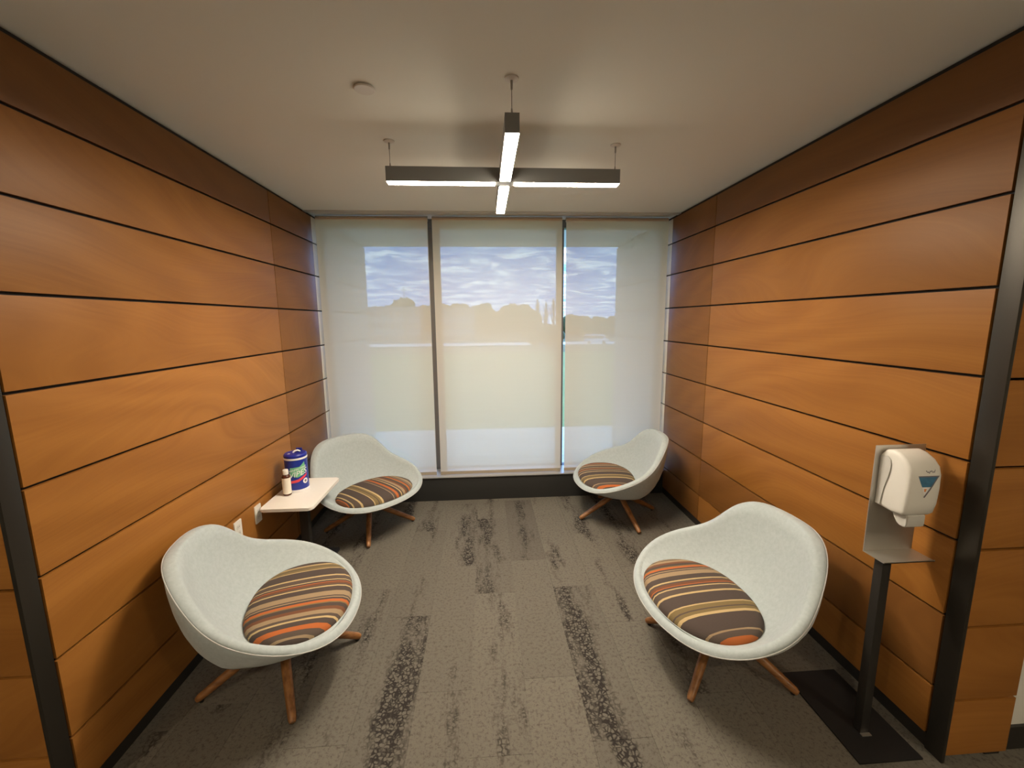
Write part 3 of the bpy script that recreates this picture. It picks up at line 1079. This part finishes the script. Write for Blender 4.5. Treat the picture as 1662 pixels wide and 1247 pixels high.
# dispenser: side profile swept across, narrow shoulders
DXC = 1.557 - SX
prof = [  # (distance in front of plate, z)
    (0.000, 0.985), (0.000, 1.190), (0.012, 1.206), (0.035, 1.214), (0.062, 1.209), (0.090, 1.192), (0.108, 1.170), (0.1165, 1.140),
    (0.118, 1.090), (0.115, 1.030), (0.109, 0.994), (0.100, 0.984), (0.06, 0.978)]
bm = bmesh.new()
secs = []
for u, inset in ((-1.0, 0.016), (-0.985, 0.007), (-0.93, 0.0015), (-0.80, 0.0), (0.80, 0.0), (0.93, 0.0015), (0.985, 0.007), (1.0, 0.016)):
    ring = []
    cy0, cz0 = 0.055, 1.095
    for dpt, z in prof:
        f = 1 - inset / 0.055
        dd = cy0 + (dpt - cy0) * f if dpt > 0.005 else dpt
        z2 = cz0 + (z - cz0) * (1 - inset / 0.11)
        half = 0.0615 - 0.006 * max(0, (1.02 - z2) / 0.04) * (1 if z2 < 1.02 else 0) - 0.004 * max(0, (z2 - 1.17) / 0.04)
        ring.append(bm.verts.new((DXC + u * half, PY - 0.001 - dd, z2)))
    secs.append(ring)
for a, b in zip(secs, secs[1:]):
    for k in range(len(a)):
        j = (k + 1) % len(a)
        bm.faces.new((a[k], a[j], b[j], b[k]))
bm.faces.new(secs[0])
bm.faces.new(list(reversed(secs[-1])))
disp = obj('dispenser', bm, M_WHITE, st, angle=55)
# grey curved inset of the housing's flank
for s in (-1, 1):
    bm = bmesh.new()
    poly = [(0.0005, 0.992), (0.0005, 1.180), (0.028, 1.186), (0.040, 1.176), (0.044, 1.150), (0.038, 1.110), (0.026, 1.060), (0.020, 1.010), (0.019, 0.992)]
    xx = DXC + s * 0.0618
    add_prism(bm, [(PY - 0.001 - a, b) for a, b in poly], min(xx, xx + s * 0.0012), max(xx, xx + s * 0.0012), 'x')
    obj('back_housing', bm, M_WHITE2, disp)
bm = bmesh.new()
nz = [(0.040, 0.985), (0.104, 0.985), (0.104, 0.945), (0.100, 0.936), (0.080, 0.933), (0.064, 0.940), (0.050, 0.960)]
add_prism(bm, [(PY - 0.001 - a, b) for a, b in nz], DXC - 0.036, DXC + 0.036, 'x')
bmesh.ops.bevel(bm, geom=bm.edges[:], offset=0.004, segments=2, affect='EDGES', clamp_overlap=True)
obj('push_nozzle', bm, M_WHITE2, disp)
# emblem on the front face
def front_y(z):
    pts = [(1.170, 0.108), (1.140, 0.1165), (1.090, 0.118), (1.030, 0.115), (0.994, 0.109)]
    for (z1, d1), (z0, d0) in zip(pts, pts[1:]):
        if z <= z1 and z >= z0:
            return PY - 0.001 - (d0 + (d1 - d0) * (z - z0) / (z1 - z0))
    return PY - 0.001 - pts[0][1]


def decal(name, poly, mat, off):
    """flat printed shape following the gently bowed front"""
    bm = bmesh.new()
    vs_ = [bm.verts.new((x, 0, z)) for x, z in poly]
    bm.faces.new(vs_)
    for zc in (1.140, 1.115, 1.090, 1.060, 1.030):
        bmesh.ops.bisect_plane(bm, geom=bm.verts[:] + bm.edges[:] + bm.faces[:], plane_co=(0, 0, zc), plane_no=(0, 0, 1))
    for v in bm.verts:
        v.co.y = front_y(v.co.z) - off
    return obj(name, bm, mat, disp)


ex = DXC + 0.006
decal('emblem', [(ex - 0.036, 1.136), (ex + 0.040, 1.136), (ex + 0.0205, 1.098), (ex - 0.019, 1.098)], M_TEAL, 0.0008)
decal('emblem_tip', [(ex - 0.018, 1.097), (ex + 0.011, 1.097), (ex - 0.006, 1.066)], M_PRINTW, 0.0008)
decal('emblem_mark', [(ex - 0.011, 1.092), (ex - 0.001, 1.092), (ex - 0.004, 1.080), (ex - 0.009, 1.081)], M_PRINTO, 0.0011)
decal('emblem_bar', [(ex - 0.038, 1.1395), (ex + 0.042, 1.1395), (ex + 0.040, 1.135), (ex - 0.036, 1.135)], M_PRINTG, 0.0012)
decal('emblem_stroke', [(ex + 0.042, 1.139), (ex + 0.0345, 1.135), (ex - 0.0085, 1.060), (ex - 0.0035, 1.057)], M_PRINTG, 0.0013)
bm = bmesh.new()
scr = []
for k in range(60):
    t = k / 59
    scr.append((ex - 0.006 + 0.036 * t, 0, 1.152 + 0.0028 * math.sin(t * 34) + 0.0022 * math.sin(t * 13 + 1) + 0.002 * t))
add_tube(bm, [(x, front_y(z) - 0.0006, z) for x, _, z in scr], [0.00075] * 60, 5)
obj('script_mark', bm, M_PRINTG, disp)

# ------------------------------------------------------------------ outside: ground, trees, buildings
GD = 7.6                                   # far edge of the gravel bed


def gz(y):
    return -0.30 - 0.04 * max(0.0, y - GD)


def px(u, Y):
    """sideways position seen at picture column u for something Y metres away"""
    return Y * math.tan(math.atan((u - 831) / FPX) + YAW)


def strip(name, y0, y1, mat, half=None, zoff=0.0, th=0.3):
    bm = bmesh.new()
    h0 = half or (y0 * 1.6 + 12)
    h1 = half or (y1 * 1.6 + 12)
    q = [(-h0, y0, gz(y0) + zoff), (h0, y0, gz(y0) + zoff), (h1, y1, gz(y1) + zoff), (-h1, y1, gz(y1) + zoff)]
    top = [bm.verts.new(p) for p in q]
    low = [bm.verts.new((p[0], p[1], p[2] - th)) for p in q]
    bm.faces.new(top)
    bm.faces.new(list(reversed(low)))
    for i in range(4):
        bm.faces.new((low[i], low[(i + 1) % 4], top[(i + 1) % 4], top[i]))
    return obj(name, bm, mat, smooth=False)


struct(strip('ground', GD, 46, M_GRASS), 'green lawn sloping away outside the window', 'lawn')
struct(strip('ground_meadow', 46, 88, M_DRYGRASS), 'dry meadow beyond the lawn', 'meadow')
struct(strip('paved_lot', 88, 134, M_ROAD), 'pale paved lot beyond the meadow', 'pavement')
struct(strip('ground_far', 134, 420, M_DRYGRASS), 'dark ground behind the paved lot', 'ground')
g_ = tag(strip('gravel_bed', YF + 0.01, GD, M_GRAVEL, half=14), 'bed of white gravel outside the window', 'gravel', kind='stuff')

# hill behind everything
bm = bmesh.new()
prev = None
cols = []
for k in range(61):
    u = k / 60
    x = -330 + 660 * u
    colx = []
    for r in range(7):
        v = r / 6
        y = 250 + 130 * v
        hgt = 14.0 * math.sin(v * PI / 2) * (1.0 + 0.45 * mnoise.noise((x * 0.012, y * 0.01, 3.0))) * (1.0 if x < 40 else max(0.35, 1 - (x - 40) / 70))
        colx.append(bm.verts.new((x, y, gz(250) - 0.5 + hgt)))
    cols.append(colx)
for a, b in zip(cols, cols[1:]):
    for r in range(6):
        bm.faces.new((a[r], b[r], b[r + 1], a[r + 1]))
struct(obj('hills', bm, M_HILL), 'low wooded hill on the horizon', 'hill')


def crown_mesh(name, seed, mat, squash=1.0):
    rng = random.Random(seed)
    bm = bmesh.new()
    for k in range(6):
        c = Vector((rng.uniform(-0.5, 0.5), rng.uniform(-0.5, 0.5), rng.uniform(-0.25, 0.35))) if k else Vector((0, 0, 0))
        r = rng.uniform(0.45, 0.62) if k else 0.8
        g = bmesh.ops.create_icosphere(bm, subdivisions=3, radius=r)
        for v in g['verts']:
            n = v.co.normalized()
            v.co *= 1 + 0.28 * mnoise.noise(n * 3.2 + Vector((seed, k, 0))) + 0.12 * mnoise.noise(n * 9 + Vector((k, seed, 1)))
            v.co.z *= squash
            v.co += c
    return mesh_from(bm, name, mat, angle=180)


bm = bmesh.new()
add_tube(bm, [(0, 0, 0), (0.02, 0, 0.5), (0, 0.02, 1.0)], [0.055, 0.04, 0.02], 8)
trunk_me = mesh_from(bm, 'trunk', M_TRUNK)
crowns = [crown_mesh('crown', s, M_LEAF, q) for s, q in ((1, 1.0), (2, 1.15), (3, 0.9))] + [crown_mesh('crown', 4, M_LEAF2, 1.0)]


def ztop(v, Y):
    return CAM_H + (521 - v) / FPX * Y


def tree(u, vtop, Y, wid, kind, label, group):
    zb = gz(Y) - 0.1
    zt = ztop(vtop, Y)
    hh = zt - zb
    t = thing('tree', label, 'tree', (px(u, Y), Y, zb), random.uniform(0, 6), group)
    tr = link('trunk', trunk_me, t)
    tr.scale = (hh * 0.35, hh * 0.35, hh * 0.6)
    c = link('crown', crowns[kind], t, (0, 0, hh * 0.56))
    c.scale = (wid / 2, wid / 2, hh * 0.44)
    return t


G1 = 'leafy trees behind the paved lot'
L1 = 'dark leafy tree in the row beyond the paved lot'
for i_, (u, v, Y, w, k) in enumerate(((616, 493, 170, 20, 0), (636, 494, 165, 15, 1), (690, 491, 150, 14, 2), (707, 495, 150, 9, 3),
                      (721, 490, 155, 9, 0), (742, 492, 150, 11, 1), (759, 490, 150, 9, 2), (776, 493, 155, 13, 0), (790, 492, 150, 12, 1),
                      (806, 503, 160, 13, 3), (820, 498, 150, 12, 2), (834, 490, 150, 12, 0), (850, 494, 150, 12, 1), (862, 497, 155, 12, 2),
                      (600, 500, 150, 12, 2), (575, 497, 150, 18, 0), (548, 492, 150, 18, 1), (515, 494, 150, 18, 2),
                      (925, 509, 190, 12, 0), (945, 514, 200, 18, 1), (975, 513, 205, 20, 2), (1002, 511, 200, 20, 0), (1035, 512, 200, 22, 1))):
    tree(u, v, 154 + 13 * ((i_ + 1) % 4), min(w, 10), k, L1, G1)
tree(658, 479, 151, 8.6, 0, 'large round topped tree standing above the others', None)
tree(869, 538, 59, 2.8, 3, 'low yellowish bush at the edge of the lawn', None)
tree(893, 527, 52, 3.2, 0, 'taller dark bush at the edge of the lawn', None)
# bare trees: branching twigs
for q, (u, v, Y) in enumerate(((873, 488, 137), (886, 492, 143), (898, 486, 137), (906, 495, 143))):
    rng = random.Random(50 + q)
    zb = gz(Y)
    hh = ztop(v, Y) - zb
    t = thing('bare_tree', 'thin leafless tree behind the paved lot', 'tree', (px(u, Y), Y, zb), group='leafless trees behind the paved lot')
    bm = bmesh.new()
    add_tube(bm, [(0, 0, 0), (0.1, 0, hh * 0.5), (0, 0, hh)], [0.22, 0.14, 0.04], 7)
    obj('trunk', bm, M_TWIG, t)
    bm = bmesh.new()
    for k in range(46):
        z0 = hh * rng.uniform(0.25, 0.92)
        a = rng.uniform(0, 2 * PI)
        ln = (hh - z0) * rng.uniform(0.35, 0.65) + 0.6
        e = Vector((math.cos(a) * ln * 0.22, math.sin(a) * ln * 0.22, z0 + ln * 0.9))
        add_tube(bm, [(0, 0, z0), e * 0.5 + Vector((0, 0, z0 * 0.5)) + Vector((0, 0, -0.1)), e], [0.07, 0.05, 0.02], 5)
        for j in range(3):
            s = Vector((0, 0, z0)).lerp(e, rng.uniform(0.4, 0.9))
            f = s + Vector((rng.uniform(-1, 1), rng.uniform(-1, 1), rng.uniform(0.4, 1.3))) * ln * 0.22
            add_tube(bm, [s, f], [0.035, 0.015], 4)
    obj('branches', bm, M_TWIG, t)


def building(name, u0, u1, v0, Y, depth, nx, nz, label):
    x0, x1 = px(u0, Y), px(u1, Y)
    zb = gz(Y) - 0.3
    hh = ztop(v0, Y) - zb
    t = thing(name, label, 'building', (x0, Y, zb))
    w = x1 - x0
    box_obj('wall', (0, 0, 0), (w, depth, hh), M_BWALL, t)
    box_obj('roof', (-0.4, -0.4, hh), (w + 0.4, depth + 0.4, hh + 0.5), M_BROOF, t)
    bm = bmesh.new()
    ww, wh = w / nx * 0.55, hh / nz * 0.5
    add_box(bm, (-ww / 2, -0.08, -wh / 2), (ww / 2, 0.02, wh / 2))
    wm = mesh_from(bm, 'window', M_BWALL, smooth=False)
    bm = bmesh.new()
    add_box(bm, (-ww / 2 + 0.1, -0.10, -wh / 2 + 0.1), (ww / 2 - 0.1, -0.07, wh / 2 - 0.1))
    pm_ = mesh_from(bm, 'pane', M_BGLASS, smooth=False)
    for i in range(nx):
        for k in range(nz):
            wi = link('window', wm, t, (w * (i + 0.5) / nx, 0, hh * (k + 0.55) / nz))
            link('pane', pm_, wi)
    return t


building('office_building', 604, 684, 501, 136, 9, 8, 3, 'pale office building behind the lawn with rows of windows')
building('long_building', 703, 772, 503, 136, 9, 9, 3, 'long pale building between the round tree and the leafless trees')

# mast above the round tree
bm = bmesh.new()
Yp = 135
add_tube(bm, [(0, 0, 0), (0, 0, ztop(468, Yp) - gz(Yp))], [0.16, 0.09], 10)
add_tube(bm, [(-0.9, 0, ztop(473, Yp) - gz(Yp)), (0.9, 0, ztop(473, Yp) - gz(Yp))], [0.07, 0.07], 8)
tag(obj('utility_pole', bm, M_TRUNK, None, (px(660.5, Yp), Yp, gz(Yp))), 'tall thin pole rising above the round tree', 'pole')

# white minibus parked on the meadow
Yv = 91
van = thing('minibus', 'white minibus parked on the paved lot', 'vehicle', (px(968, Yv), Yv, gz(Yv)), R_(-14))
bm = bmesh.new()
body = [(-2.5, 0.35), (2.2, 0.35), (2.6, 0.55), (2.62, 0.95), (2.15, 1.15), (1.75, 1.95), (1.55, 2.05), (-2.4, 2.05), (-2.55, 1.9), (-2.55, 0.5)]
add_prism(bm, body, -0.95, 0.95, 'y')
obj('body', bm, M_VAN, van, smooth=False)
for i in range(4):
    box_obj('side_window', (-2.3 + i * 0.98, -0.97, 1.25), (-1.45 + i * 0.98, -0.94, 1.80), M_BGLASS, van)
bm = bmesh.new()
add_prism(bm, [(2.13, 1.18), (2.17, 1.18), (1.79, 1.90), (1.75, 1.90)], -0.8, 0.8, 'y')
obj('windscreen', bm, M_BGLASS, van, smooth=False)
for wx in (-1.6, 1.6):
    for wy in (-0.88, 0.88):
        bm = bmesh.new()
        add_tube(bm, [(wx, wy - 0.11, 0.35), (wx, wy + 0.11, 0.35)], [0.35, 0.35], 18)
        obj('wheel', bm, M_TYRE, van)
